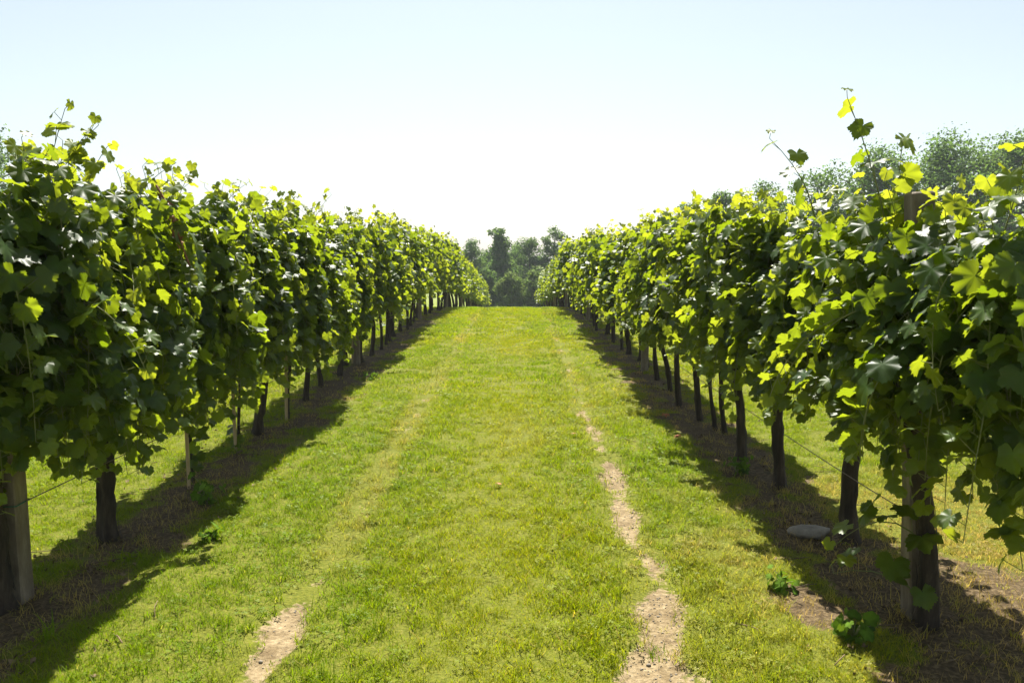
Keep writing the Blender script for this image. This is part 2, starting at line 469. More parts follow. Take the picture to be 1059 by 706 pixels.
parts = [scatter(-4.2, 4.0, 2.2, 5.5, 620, pick_near, 1.0),
         scatter(-5.5, 5.0, 5.5, 9.0, 380, pick_near, 1.15),
         scatter(-9, 9, 9.0, 15.0, 110, lambda n, *a: rng.integers(9, 12, n), 1.0),
         scatter(-11, 11, 15.0, 31.0, 42, lambda n, *a: rng.integers(12, 14, n), 1.0),
         scatter(4.0, 9, 2.0, 9.0, 110, lambda n, *a: rng.integers(9, 12, n), 1.0),
         scatter(-9, -4.2, 2.0, 9.0, 110, lambda n, *a: rng.integers(9, 12, n), 1.0),
         scatter(9, 26, 1.0, 34.0, 16, lambda n, *a: rng.integers(12, 14, n), 1.1),
         scatter(-26, -9, 1.0, 34.0, 16, lambda n, *a: rng.integers(12, 14, n), 1.1)]
P, K, S, T, D = (np.concatenate(v) for v in zip(*parts))
gm = bpy.data.meshes.new('grass')
gm.vertices.add(len(P)); gm.vertices.foreach_set('co', P.astype(np.float32).ravel())
for nm, v in (('scl', S), ('tint', T), ('dry', D), ('rotz', rng.uniform(0, 6.283, len(P)))):
    a = gm.attributes.new(nm, 'FLOAT', 'POINT'); a.data.foreach_set('value', v.astype(np.float32))
a = gm.attributes.new('pick', 'INT', 'POINT'); a.data.foreach_set('value', K.astype(np.int32))
grass = tag(link('grass', gm), 'short mown sunlit grass and clover between the vine rows', 'grass', None, 'stuff')
ng = bpy.data.node_groups.new('grow_grass', 'GeometryNodeTree')
ng.interface.new_socket('Geometry', in_out='INPUT', socket_type='NodeSocketGeometry')
ng.interface.new_socket('Geometry', in_out='OUTPUT', socket_type='NodeSocketGeometry')
gn, gl = ng.nodes, ng.links
gi, go = gn.new('NodeGroupInput'), gn.new('NodeGroupOutput')
ci = gn.new('GeometryNodeCollectionInfo'); ci.inputs['Collection'].default_value = tuft_col
ci.inputs['Separate Children'].default_value = True; ci.inputs['Reset Children'].default_value = True
iop = gn.new('GeometryNodeInstanceOnPoints'); iop.inputs['Pick Instance'].default_value = True
def named(nm, t):
    q = gn.new('GeometryNodeInputNamedAttribute'); q.data_type = t; q.inputs['Name'].default_value = nm
    return q.outputs['Attribute']
gl.new(gi.outputs[0], iop.inputs['Points']); gl.new(ci.outputs[0], iop.inputs['Instance'])
gl.new(named('pick', 'INT'), iop.inputs['Instance Index'])
cx = gn.new('ShaderNodeCombineXYZ'); gl.new(named('rotz', 'FLOAT'), cx.inputs[2])
gl.new(cx.outputs[0], iop.inputs['Rotation'])
gl.new(named('scl', 'FLOAT'), iop.inputs['Scale'])
gl.new(iop.outputs[0], go.inputs[0])
md = grass.modifiers.new('grow', 'NODES'); md.node_group = ng

# ------------------------------------------------------------------ grape leaves
HALF = [(0, 1.0), (7, .86), (13, .84), (20, .69), (28, .58), (35, .66), (41, .68), (48, .82), (55, .87), (62, .75), (70, .70),
        (79, .54), (88, .57), (97, .65), (108, .68), (119, .60), (131, .56), (146, .50), (160, .36), (172, .14)]
def leaf_template(seed, level):
    """level 0 detailed, 1 middle, 2 coarse; y = midrib from the stalk joint to the tip, unit length"""
    g = np.random.default_rng(seed)
    deep = g.uniform(.0, .42)
    half = {0: HALF, 1: [HALF[i] for i in (0, 2, 4, 6, 8, 11, 14, 17, 19)], 2: [HALF[i] for i in (0, 4, 8, 11, 14, 18)]}[level]
    ang, rad = [], []
    for th, r in half:
        ang.append(th); rad.append(r)
    for th, r in half[:0:-1]:
        ang.append(-th); rad.append(r)
    ang = np.radians(np.array(ang)); rad = np.array(rad)
    rad = (rad * deep + (.86 - .16 * np.abs(ang) / np.pi * 2 + .34 * (rad - .62)) * (1 - deep) * 1.0)
    rad = np.where(np.abs(ang) > 2.7, rad * .45, rad) * (1 + g.normal(0, .035, len(rad)))
    veins = np.radians(np.array([0, 54, -54, 108, -108]))
    fold, droop, side, wav = g.uniform(.10, .30), g.uniform(.12, .55), g.uniform(-.15, .42), g.uniform(.03, .09)
    def z(a, r):
        dv = np.min(np.abs(a[:, None] - veins[None]), axis=1)
        x, y = r * np.sin(a), r * np.cos(a)
        return fold * np.minimum(dv, .5) * r * .8 - droop * np.maximum(y, 0) ** 2 * .8 - side * x * x + wav * np.sin(a * 7 + seed) * r
    n = len(ang)
    vein_d = 1 - np.clip(np.min(np.abs(ang[:, None] - veins[None]), axis=1) / .22, 0, 1)
    if level == 0:
        # finer outline with saw teeth, three rim points to every point of the inner ring
        n2 = 20
        ext_a = np.concatenate([ang[ang < 0], ang[ang >= 0]]); ext_r = np.concatenate([rad[ang < 0], rad[ang >= 0]])
        A = np.linspace(-math.radians(174), math.radians(174), 3 * n2)
        Rr = np.interp(A, ext_a, ext_r)
        Rr = Rr * (1 + np.where(np.arange(3 * n2) % 2, .055, -.055) * g.uniform(.5, 1.4, 3 * n2))
        Ai, Ri = A[1::3], np.interp(A[1::3], ext_a, ext_r) * .52
        v = np.vstack([[0, 0, 0], np.stack([Ri * np.sin(Ai), Ri * np.cos(Ai), z(Ai, Ri)], -1), np.stack([Rr * np.sin(A), Rr * np.cos(A), z(A, Rr)], -1)])
        tri = []
        for j in range(n2):
            o = 1 + n2 + 3 * j; i0 = 1 + j
            tri += [(i0, o + 1, o), (i0, o + 2, o + 1)]
            if j < n2 - 1:
                tri += [(0, i0 + 1, i0), (i0, i0 + 1, o + 2), (i0 + 1, o + 3, o + 2)]
        tri = np.array(tri)
        vd = lambda q: 1 - np.clip(np.min(np.abs(q[:, None] - veins[None]), axis=1) / .2, 0, 1)
        vein = np.concatenate([[1], vd(Ai), vd(A) * .5])
    else:
        v = np.vstack([[0, 0, 0], np.stack([rad * np.sin(ang), rad * np.cos(ang), z(ang, rad)], -1)])
        j = np.arange(n); k = (j + 1) % n
        tri = np.stack([0 * j, 1 + k, 1 + j], -1)
        vein = np.concatenate([[1], vein_d * .5])
    return v, tri, vein
TPL = {lv: [leaf_template(300 + k, lv) for k in range(7)] for lv in (0, 1, 2)}
def unit(v): return v / (np.linalg.norm(v, axis=-1, keepdims=True) + 1e-9)

def bezier(p0, p1, p2, p3, n):
    t = np.linspace(0, 1, n)[:, None]
    return (1 - t) ** 3 * p0 + 3 * t * (1 - t) ** 2 * p1 + 3 * t * t * (1 - t) * p2 + t ** 3 * p3
def resample(pts, step):
    d = np.concatenate([[0], np.cumsum(np.linalg.norm(np.diff(pts, axis=0), axis=1))])
    m = max(3, int(d[-1] / step))
    s = np.linspace(0, d[-1], m)
    return np.stack([np.interp(s, d, pts[:, i]) for i in range(3)], -1)

def leaves_on(shoots, g, level, lsize=(.09, .145), step=.052, petiole=True):
    """shoots: list of (points, out_dir(3,), young_bias). Returns MB with leaves (tris) and stems + stalks (quads)"""
    mb = MB()
    pos, out, yng, siz, tpar = [], [], [], [], []
    for pts, o, yb, sz in shoots:
        q = resample(np.asarray(pts, float), step)
        if level < 2:
            r = np.linspace(.0042, .0015, len(q))
            mb.tube(q, r, n=4 if level else 5, cap=False, rnd=.5, young=.5, vein=0)
        t = np.linspace(0, 1, len(q))
        tan = unit(np.gradient(q, axis=0))
        alt = np.where(np.arange(len(q)) % 2, 1., -1.)[:, None] * unit(np.cross(tan, np.array([0, 0, 1.]) + .2 * o))
        pos.append(q); out.append(unit(.75 * o + .6 * alt + g.normal(0, .35, q.shape)))
        yng.append(np.clip(yb * sst(.45, 1, t) + g.normal(0, .06, len(q)), 0, 1))
        siz.append(g.uniform(*lsize, len(q)) * (1 - .40 * t ** 4) * sz)
    pos, out, yng, siz = np.concatenate(pos), np.concatenate(out), np.concatenate(yng), np.concatenate(siz)
    n = len(pos)
    up = np.array([0, 0, 1.])
    pdir = unit(out * .8 + up * .55 + g.normal(0, .2, (n, 3)))
    base = pos + pdir * (siz * g.uniform(.35, .8, n))[:, None]
    hang = g.uniform(.1, 1.0, n)[:, None]
    tip = unit(out * .75 - up * hang + g.normal(0, .35, (n, 3)))
    nor = unit(up * .75 + out * (.35 + .5 * hang) + g.normal(0, .42, (n, 3)))
    nor = unit(nor - tip * np.sum(nor * tip, 1, keepdims=True))
    sx = np.cross(tip, nor)
    rnd = np.clip(g.normal(.5, .28, n), 0, 1)
    which = g.integers(0, len(TPL[level]), n)
    length = siz * .60
    for k, (tv, tt, tvein) in enumerate(TPL[level]):
        idx = np.where(which == k)[0]
        if not len(idx): continue
        m = len(tv)
        V = base[idx][:, None] + length[idx][:, None, None] * (tv[None, :, 0:1] * sx[idx][:, None] + tv[None, :, 1:2] * tip[idx][:, None] + tv[None, :, 2:3] * nor[idx][:, None])
        Tt = (tt[None] + (np.arange(len(idx)) * m)[:, None, None]).reshape(-1, 3)
        mb.add(V.reshape(-1, 3), Tt, None, rnd=np.repeat(rnd[idx], m), young=np.repeat(yng[idx], m), vein=np.tile(tvein, len(idx)))
    if petiole and level == 0:
        w = np.cross(pdir, up); w = unit(w) * .0013; w2 = unit(np.cross(pdir, w)) * .0013
        V = np.stack([pos + w, pos - w + w2, pos - w - w2, base + w, base - w + w2, base - w - w2], 1).reshape(-1, 3)
        b = (np.arange(n) * 6)[:, None]
        Q = np.concatenate([b + np.array([[0, 1, 4, 3]]), b + np.array([[1, 2, 5, 4]]), b + np.array([[2, 0, 3, 5]])])
        mb.add(V, None, Q, rnd=.8, young=.7, vein=0)
    return mb

def canopy_shoots(g, half, ztop, zbot, n, shift=.07, width=.33, up=.14):
    """shoots of one vine, aisle side = +x, row along y"""
    out = []
    full = g.uniform(.82, 1.30)                          # some vines stand fuller than others
    for k in range(n):
        s0 = g.uniform(-half, half); side = 1. if g.uniform() < .60 else -1.
        z0 = g.uniform(.72, 1.25)
        w = (g.uniform(.08, width) + shift if side > 0 else g.uniform(.0, width - .17)) * (1.22 - .72 * (s0 / half) ** 2) * full
        kind = g.uniform()
        y1 = s0 * .92 + g.normal(0, .11)
        if kind < up:                                   # stands upright above the top wire
            zt = ztop + g.uniform(-.04, .14)
            p = bezier(np.array([shift * .3, s0, z0]), np.array([shift * .5, s0, z0 + .5]), np.array([shift * .6 + g.normal(0, .1), y1, zt - .2]), np.array([shift * .7 + g.normal(0, .15), y1 + g.normal(0, .1), zt]), 24)
            o = unit(np.array([side, g.normal(0, .6), .2])); yb = .9
        elif kind < .52:                                # climbs, then arches over the wire and hangs
            zt = ztop - g.uniform(-.02, .26) - .16 * (s0 / half) ** 2
            ze = g.uniform(zbot + .05, ztop - .3)
            p = bezier(np.array([0, s0, z0]), np.array([side * .05, s0, zt * 1.12]), np.array([side * w * 1.12, y1, zt + .12]), np.array([side * (w * .82 + g.uniform(-.04, .06)), y1 + g.normal(0, .15), ze]), 40)
            o = unit(np.array([side, g.normal(0, .35), 0])); yb = .55
        elif kind < .70:                                # bulges out at middle height
            zm = g.uniform(1.0, 1.7)
            if g.uniform() < .3: w += g.uniform(.06, .24) * (1 if side > 0 else .3)
            p = bezier(np.array([0, s0, z0]), np.array([side * .1, s0, zm + .3]), np.array([side * w, y1, zm + .2]), np.array([side * (w + .12), y1 + g.normal(0, .25), zm - g.uniform(.2, .6)]), 30)
            o = unit(np.array([side, g.normal(0, .5), .1])); yb = .6
        else:                                           # falls from the head of the trunk
            ze = g.uniform(zbot - .06, zbot + .22)
            p = bezier(np.array([0, s0, z0 + .3]), np.array([side * .1, s0, z0 + .65]), np.array([side * w, y1, z0 + .45]), np.array([side * w * .9, y1 + g.normal(0, .2), ze]), 24)
            o = unit(np.array([side, g.normal(0, .5), -.1])); yb = .3
        out.append((p, o, yb, 1.0))
        if kind >= .70:                                  # a second shoot falls beside it
            out.append((p + np.array([g.normal(0, .03), g.normal(0, .07), g.uniform(.0, .08)]) * np.linspace(.2, 1, len(p))[:, None], o, yb, 1.08))
    return out

LEAF_MATS = [M_LEAF, M_CANE]
def foliage_mesh(seed, level, half, ztop, zbot, n, extra=None, **kw):
    g = np.random.default_rng(seed)
    sh = canopy_shoots(g, half, ztop, zbot, n, **kw) + (extra or [])
    st = {0: .052, 1: .062, 2: .078}[level]
    ls = {0: (.098, .158), 1: (.105, .165), 2: (.125, .185)}[level]
    return leaves_on(sh, g, level, ls, st).build('foliage', LEAF_MATS, True, 0, 1 if level < 2 else 0)

def trunk_mesh(seed, r, lean=(0, 0), h=.95, arms=.4, bend=.05):
    g = np.random.default_rng(seed); mb = MB()
    k = 16
    t = np.linspace(0, 1, k)
    ph = g.uniform(0, 6.28, 2)
    x = lean[0] * t + bend * np.sin(t * 4.2 + ph[0]) * t; y = lean[1] * t + bend * np.sin(t * 3.6 + ph[1]) * t
    z = -.06 + (h + .06) * t
    rad = r * (1.0 + .55 * np.exp(-t * 9) - .12 * t + .28 * np.exp(-((t - .96) / .1) ** 2))
    p = np.stack([x, y, z], -1)
    mb.tube(p, rad, 14, .17, seed)
    for _ in range(16):                                  # loose strips of bark
        a0 = g.uniform(0, 6.28); i0 = int(g.integers(1, k - 6)); m = int(g.integers(3, 6)); wd = g.uniform(.004, .009)
        vv = []
        for q_ in range(m):
            aa = a0 + .10 * q_; rr = rad[i0 + q_] * (1.03 + (.22 if q_ in (0, m - 1) else .05) * g.uniform(.4, 1))
            c_ = p[i0 + q_] + np.array([math.cos(aa) * rr, math.sin(aa) * rr, 0]); tg = np.array([-math.sin(aa), math.cos(aa), 0]) * wd * (.4 if q_ in (0, m - 1) else 1)
            vv += [c_ - tg, c_ + tg]
        mb.add(vv, None, [(2 * q_, 2 * q_ + 1, 2 * q_ + 3, 2 * q_ + 2) for q_ in range(m - 1)])
    top = p[-1]
    for s in (-1, 1):
        q = bezier(top - np.array([0, 0, .06]), top + np.array([0, s * .05, .06]), top + np.array([0, s * arms * .5, .12]), top + np.array([g.normal(0, .03), s * arms, .10]), 10)
        mb.tube(q, np.linspace(r * .62, r * .26, 10), 8, .12, seed + 3)
    return mb.build('trunk', [M_BARK])

# ------------------------------------------------------------------ the vines
ORD = ['first', 'second', 'third', 'fourth', 'fifth', 'sixth', 'seventh', 'eighth', 'ninth', 'tenth', 'eleventh', 'twelfth', 'thirteenth', 'fourteenth']
NEAR_L = [  # y, x offset, trunk radius, lean, top height, bottom height, look
    (3.35, -.01, 0.046, (.00, .00), 2.06, 0.48, 'tall leafy grapevine crowding the front concrete post of the left row, at the photo edge'),
    (4.26, .00, 0.046, (.00, .00), 2.02, 0.48, 'grapevine with thick straight dark trunk standing next after the left front post'),
    (5.36, .03, 0.010, (.00, .00), 2.04, 0.46, 'slender young grapevine with low suckers at the nearest thin stake, left row'),
    (6.38, .0, 0.011, (.00, .03), 2.04, 0.50, 'slender young grapevine tied to the taller second thin stake, left row'),
    (6.84, .00, 0.042, (.10, .02), 2.02, 0.46, 'grapevine with stout trunk leaning right, between two pale thin stakes, left row'),
    (7.46, .10, 0.016, (.00, .02), 2.06, 0.48, 'slender grapevine rising behind the bare pale stake past the stout leaning trunk'),
    (8.40, .02, 0.026, (.03, .03), 2.02, 0.46, 'grapevine hidden behind hanging leaves, just before the thin curved trunk, left row'),
    (9.34, -.04, 0.026, (-.06, .05), 2.02, 0.46, 'grapevine with thin curved trunk bowed at its foot, left row'),
    (10.25, -.02, 0.030, (.03, .03), 2.04, 0.46, 'grapevine between the bowed thin trunk and second concrete post, left row'),
    (11.12, -.14, 0.040, (.00, .00), 2.02, 0.48, 'dark straight grapevine trunk just left of second concrete post of left row'),
]
NEAR_R = [
    (3.25, -.035, 0.040, (-.08, .00), 1.78, 0.63, 'leafy grapevine whose rough trunk hugs the right front concrete post, at photo edge'),
    (4.23, .06, 0.039, (-.07, .02), 1.82, 0.63, 'grapevine with thick trunk behind the flat stone, right row'),
    (5.23, .00, 0.034, (-.02, .02), 1.88, 0.65, 'grapevine with straight lone trunk and long shoot above, right row'),
    (5.96, -.06, 0.035, (-.04, .02), 1.92, 0.58, 'grapevine with thick dark trunk nearest in the close trio, right row'),
    (6.85, .06, 0.020, (-.12, .03), 1.94, 0.58, 'grapevine with slim trunk slanting left behind the thick trunk of the trio'),
    (7.02, .02, 0.018, (-.08, .05), 1.94, 0.58, 'grapevine with thinnest trunk of the close trio in the right row'),
    (7.42, -.02, 0.028, (-.16, .04), 1.94, 0.58, 'grapevine with strongly leaning trunk beyond the close trio, right row'),
    (8.14, -.08, 0.028, (-.04, .02), 1.96, 0.58, 'grapevine with nearer upright trunk of the crossing pair, right row'),
    (8.98, .00, 0.028, (-.16, .03), 1.96, 0.58, 'grapevine with farther slanting trunk of the crossing pair, right row'),
    (9.85, .00, 0.026, (-.05, .03), 1.96, 0.58, 'grapevine just before the second concrete post of the right row'),
]
MID_MESH = [foliage_mesh(700 + k, 1, .52, 2.10 + .03 * (k % 3),   .60, 52) for k in range(7)]
FAR_MESH = [foliage_mesh(800 + k, 2, .56, 2.10 + .04 * (k % 3), .60, 44) for k in range(6)]
TRUNKS = [trunk_mesh(900 + k, .026 + .006 * (k % 3), (.10 * math.sin(k * 2.1), .06 * math.cos(k)), bend=.06) for k in range(6)]

def shoot(pts, o, young=.8, size=1.0):
    pts = [np.array(p, float) for p in pts]
    return (bezier(*pts, 30), unit(np.array(o, float)), young, size)

def make_vine(x, y, rz, label, group, trunk, foliage, extras=()):
    r = empty('grapevine', (x, y, float(ground_z(x, y))), rz)
    tag(r, label, 'grapevine', group)
    link('trunk', trunk, r)
    link('foliage', foliage, r)
    for nm, me in extras: link(nm, me, r)
    return r

def near_row(rows, row_x, rz, group, seed, special):
    ys = [r[0] for r in rows]
    for i, (y, dx, r, lean, zt, zb, label) in enumerate(rows):
        a = (ys[i] - ys[i - 1]) if i else 1.0
        b = (ys[i + 1] - ys[i]) if i + 1 < len(ys) else 1.0
        gap = (a + b) / 2
        half = .5 * gap + .10
        n = int(np.clip(62 * gap + 4, 18, 66))
        sgn = 1 if rz == 0 else -1
        ex, parts_ = special.get(i, ([], []))
        fm = foliage_mesh(seed + i, 0, half, zt, zb, n, ex)
        tm = trunk_mesh(seed + 50 + i, r, (lean[0] * sgn, lean[1] * sgn), h=.95 if r > .015 else 1.1, bend=.03 if r > .04 else .05)
        make_vine(row_x + dx, y, rz, label, group, tm, fm, parts_)

def single_shoot(name, seed, pts, o, young, size, step=.08, mats=None):
    g = np.random.default_rng(seed)
    return (name, leaves_on([shoot(pts, o, young, size)], g, 0, (.10, .16), step).build(name, mats or LEAF_MATS, True, 0, 1))
def dry_shoot(seed):
    mb = MB(); g = np.random.default_rng(seed)
    q = bezier(*[np.array(p, float) for p in ((.30, .15, 1.98), (.36, .2, 1.85), (.42, .12, 1.7), (.46, .18, 1.52))], 14)
    mb.tube(q, .005, 5, .2, seed)
    for k in range(9):
        c = q[2 + k]; v = c + g.normal(0, .022, (5, 3))
        mb.add(v, [(0, 1, 2), (0, 2, 3), (0, 3, 4)])
    return ('dry_shoot', mb.build('dry_shoot', [M_DEADCANE]))

# local frame of each vine: +x towards the aisle; on the right row the frame is turned by 180 degrees (+y towards the camera)
SP_L = {
    0: ([shoot(((.05, .2, 1.2), (.1, .3, 1.8), (.15, .38, 2.1), (.20, .40, 2.26)), (.5, -.7, .2), .7),
         shoot(((.05, .3, 1.2), (.1, .4, 1.8), (.2, .45, 2.1), (.30, .5, 2.20)), (.6, -.5, .2), .8),
         shoot(((.1, .1, 1.3), (.2, .2, 1.9), (.35, .2, 2.0), (.45, .15, 1.5)), (.7, -.7, 0), .8)]
        + [shoot(((.05, .2, 1.2), (.08 + .04 * k, .1 + .05 * k, 1.9), (.12 + .05 * k, .08 + .05 * k, 2.0), (.14 + .05 * k, .04 + .06 * k, .80 + .16 * (k * 3 % 4))), (.5, -.8, 0), .5) for k in range(7)]
        + [
         shoot(((.1, -.1, 1.3), (.2, -.1, 1.9), (.35, 0, 1.9), (.45, .05, 1.2)), (.7, -.7, 0), .7)], []),
    1: ([], [dry_shoot(41)]),
    2: ([], [single_shoot('sucker', 61, ((0, 0, .08), (.02, -.03, .2), (.05, -.05, .34), (.1, -.08, .46)), (.6, -.6, .2), .3, 1.0, .05)]),
    3: ([], [single_shoot('sucker', 62, ((0, 0, .05), (.0, -.05, .15), (-.02, -.08, .25), (-.05, -.1, .36)), (.4, -.8, .2), .3, 1.0, .05)]),
}
SP_R = {
    0: ([shoot(((0, .0, 1.2), (.04, .05, 1.65), (.06, .07, 1.84), (.10, .09, 1.80)), (.4, .8, .2), .7),
         shoot(((-.05, .05, 1.2), (-.03, .06, 1.6), (.0, .08, 1.80), (.03, .08, 1.76)), (.2, .9, .2), .7),
         shoot(((0, .2, 1.2), (.05, .4, 1.7), (.1, .6, 1.8), (.15, .75, 1.1)), (.3, .9, 0), .3),
         shoot(((0, .3, 1.2), (0, .5, 1.6), (.0, .8, 1.6), (.05, .85, .75)), (.2, .9, 0), .3),
         shoot(((0, .3, 1.0), (.1, .5, 1.3), (.1, .7, 1.2), (.1, .75, .62)), (.3, .9, 0), .2),
         shoot(((0, .3, 1.1), (-.1, .5, 1.5), (-.2, .7, 1.4), (-.15, .75, .68)), (0, 1, 0), .3),
         shoot(((.0, .1, 1.2), (.1, .5, 1.6), (.1, .6, 1.85), (.15, .68, 1.98)), (.3, .9, .2), .8)]
        + [shoot(((.02 * k - .1, .15, 1.1), (.05 * k - .1, .35 + .03 * k, 1.75), (.07 * k - .15, .5 + .06 * k, 1.85), (.06 * k - .12, .52 + .07 * k, .70 + .11 * (k * 3 % 5))), (.1 * k - .1, .9, 0), .35) for k in range(6)],
        [single_shoot('sucker', 71, ((.03, .0, .35), (.12, -.04, .50), (.24, -.1, .46), (.36, -.14, .30)), (.6, .4, .3), .7, 1.1, .06),
         single_shoot('sucker', 75, ((.03, .02, .12), (.12, .0, .22), (.24, -.04, .26), (.38, -.08, .20)), (.6, .4, .3), .8, 1.0, .06)]),
    1: ([shoot(((0, .3, 1.3), (.1, .5, 1.7), (.15, .62, 1.95), (.16, .66, 2.08)), (.3, .9, .3), .7, 1.3)],
        [single_shoot('shoot', 72, ((.2, .62, 1.75), (.27, .66, 1.95), (.34, .68, 2.1), (.43, .70, 2.28)), (.5, .0, .4), 1.0, 1.0, .075)]),
    2: ([], [single_shoot('shoot', 73, ((.15, .8, 1.8), (.22, .9, 1.95), (.33, 1.0, 2.06), (.48, 1.0, 2.20)), (.5, .0, .4), 1.0, .95, .08)]),
}
near_row(NEAR_L, ROW_L, 0, 'grapevines of the left row', 1000, SP_L)
near_row(NEAR_R, ROW_R, math.pi, 'grapevines of the right row', 1200, SP_R)

def far_row(row_x, rz, ys, side, posts, seed, last):
    g = np.random.default_rng(seed)
    cnt = {}
    for y in ys:
        seg = sum(1 for p in posts if p < y)           # posts passed
        cnt[seg] = cnt.get(seg, 0) + 1
        if seg == 2 and cnt[seg] <= 8:
            lab = '%s grapevine beyond the second concrete post of the %s row' % (ORD[cnt[seg] - 1], side)
            grp = 'grapevines of the %s row' % side
        else:
            lab = 'one of the far grapevines of the %s row merging towards the crest' % side
            grp = 'far grapevines of the %s row' % side
        fm = MID_MESH[g.integers(0, 7)] if y < 21 else FAR_MESH[g.integers(0, 6)]
        v = make_vine(row_x + g.normal(0, .05), y, rz + g.normal(0, .05), lab, grp, TRUNKS[g.integers(0, 6)], fm)
        v.scale = (g.uniform(.82, 1.15), 1, g.uniform(.92, 1.06) * (1.0 if side == 'left' else .92))
ys_l = [11.55, 12.3, 13.09, 13.75, 14.3, 15.2, 16.04, 16.5, 17.4, 18.33] + list(np.arange(19.5, 57, .86))
ys_r = [10.85, 11.7, 12.45, 13.0, 14.1, 14.6, 15.5, 16.3, 17.11, 18.0] + list(np.arange(19.2, 46, .86))
POST_L = [3.47, 11.35, 19.1, 26.9, 34.6, 42.3, 50.0]
POST_R = [3.35, 10.62, 18.8, 26.6, 34.2, 42.0]
far_row(ROW_L, 0, ys_l, 'left', POST_L, 31, 57)
far_row(ROW_R, math.pi, ys_r, 'right', POST_R, 32, 46)

# ------------------------------------------------------------------ posts, stakes, wires
def box_mesh(name, w, d, h, mats, bev=.008, sink=.25, seed=0):
    g = np.random.default_rng(seed); mb = MB()
    b = bev
    ring = [(-w/2 + b, -d/2), (w/2 - b, -d/2), (w/2, -d/2 + b), (w/2, d/2 - b), (w/2 - b, d/2), (-w/2 + b, d/2), (-w/2, d/2 - b), (-w/2, -d/2 + b)]
    zs = np.concatenate([[-sink], np.linspace(0, h - b, 12), [h]])
    v = []
    for k, z in enumerate(zs):
        s = (1 - 2 * b / w) if k == len(zs) - 1 else 1
        for (px, py) in ring: v.append((px * s + g.normal(0, .0012), py * s + g.normal(0, .0012), z))
    n, m = 8, len(zs)
    q = [(i * n + j, i * n + (j + 1) % n, (i + 1) * n + (j + 1) % n, (i + 1) * n + j) for i in range(m - 1) for j in range(n)]
    v.append((0, 0, h)); t = [(m * n, (m - 1) * n + j, (m - 1) * n + (j + 1) % n) for j in range(n)]
    mb.add(v, t, q)
    return mb.build(name, mats, False)
def post_tie(z, w, me_mat):
    mb = MB(); r = w / 2 + .004
    c = [(-r, -r), (r, -r), (r, r), (-r, r), (-r, -r)]
    mb.tube([(x, y, z + .004 * k) for k, (x, y) in enumerate(c)], .0032, 6)
    return mb.build('wire_tie', [me_mat])
pm = box_mesh('concrete_post', .092, .092, 1.86, [M_CONC], seed=3)
tie = post_tie(.46, .092, M_TIE)
POST_LOOK = ['front', 'second', 'third']
def posts(ys, x, side):
    for i, y in enumerate(ys):
        if i < 3:
            lab = {0: 'pale square concrete post at the near end of the %s vine row', 1: 'square concrete post standing second along the %s vine row',
                   2: 'square concrete post standing third along the %s vine row'}[i] % side
            grp = 'concrete posts of the %s row' % side
        else:
            lab, grp = 'one of the distant concrete posts in the far %s row' % side, 'distant posts of the %s row' % side
        o = link('concrete_post', pm, None, (x + (-.005 if side == 'left' else -.035), y, float(ground_z(x, y))), rz=R(2 * (i % 3 - 1)))
        if i == 0 and side == 'right': o.rotation_euler = (0, R(-2.6), R(-2))
        tag(o, lab, 'post', grp)
        if i < 3: link('wire_tie', tie, o)
posts(POST_L, ROW_L, 'left')
posts(POST_R, ROW_R, 'right')

def stake(x, y, h, r, lean, label):
    mb = MB()
    z = np.linspace(-.15, h, 9)
    mb.tube(np.stack([lean[0] * z, lean[1] * z, z], -1), r, 8, .05, int(y * 10))
    tag(link('wooden_stake', mb.build('wooden_stake', [M_STAKE]), None, (x, y, float(ground_z(x, y)))), label, 'stake', 'thin stakes of the left row')
stake(-2.22, 5.22, 1.5, .013, (.0, .0), 'thin pale wooden stake rising from low sucker leaves, nearest of the left row')
stake(-2.27, 6.27, 1.6, .014, (-.01, .0), 'thin pale wooden stake just before the stout leaning trunk, left row')
stake(-2.18, 7.40, 1.5, .015, (.02, .0), 'thin bare stake just past the stout leaning trunk, left row')
stake(-2.36, 11.40, 1.5, .014, (0, 0), 'thin pale stake beside the second concrete post of the left row')

def wire(x, ys, z, label, sag, dx):
    mb = MB(); pts = []
    for a, b in zip(ys[:-1], ys[1:]):
        for t in np.linspace(0, 1, 14)[:-1]:
            y = a + (b - a) * t
            pts.append((x + dx + .015 * math.sin(y * 1.3), y, float(terrain(x, y)) + z - sag * 4 * t * (1 - t)))
    pts = np.array(pts)
    mb.tube(pts - pts[0], .0028, 5)
    tag(link('trellis_wire', mb.build('trellis_wire', [M_WIRE]), None, tuple(pts[0])), label, 'wire', 'low trellis wires')
wire(ROW_L, POST_L[:5], .48, 'thin rusty wire strung low between the posts of the left row', .04, .075)
wire(ROW_R, POST_R[:5], .42, 'thin rusty wire strung low between the posts of the right row', .05, .0)

# ------------------------------------------------------------------ small things on the ground
def stone_mesh(seed, a, b, c):
    g = np.random.default_rng(seed); mb = MB()
    nu, nv = 22, 11; v = []
    for i in range(nv):
        ph = -math.pi / 2 + math.pi * i / (nv - 1)
        for j in range(nu):
            th = 2 * math.pi * j / nu
            k = 1 + .16 * math.sin(2 * th + 1) + .11 * math.sin(3 * th + 2 * ph) + .06 * math.sin(7 * th + 3 * ph) + .05 * g.normal()
            v.append((a * k * math.cos(th) * math.cos(ph) ** .7, b * k * math.sin(th) * math.cos(ph) ** .7, c * math.sin(ph) * (1 + .05 * g.normal())))
    q = [(i * nu + j, i * nu + (j + 1) % nu, (i + 1) * nu + (j + 1) % nu, (i + 1) * nu + j) for i in range(nv - 1) for j in range(nu)]
    mb.add(v, None, q); return mb.build('stone', [M_STONE])
tag(link('stone', stone_mesh(4, .10, .085, .032), None, (1.70, 4.36, float(ground_z(1.70, 4.36)) + .02)), 'flat grey brown stone lying in the vine shade by a thick trunk', 'stone')

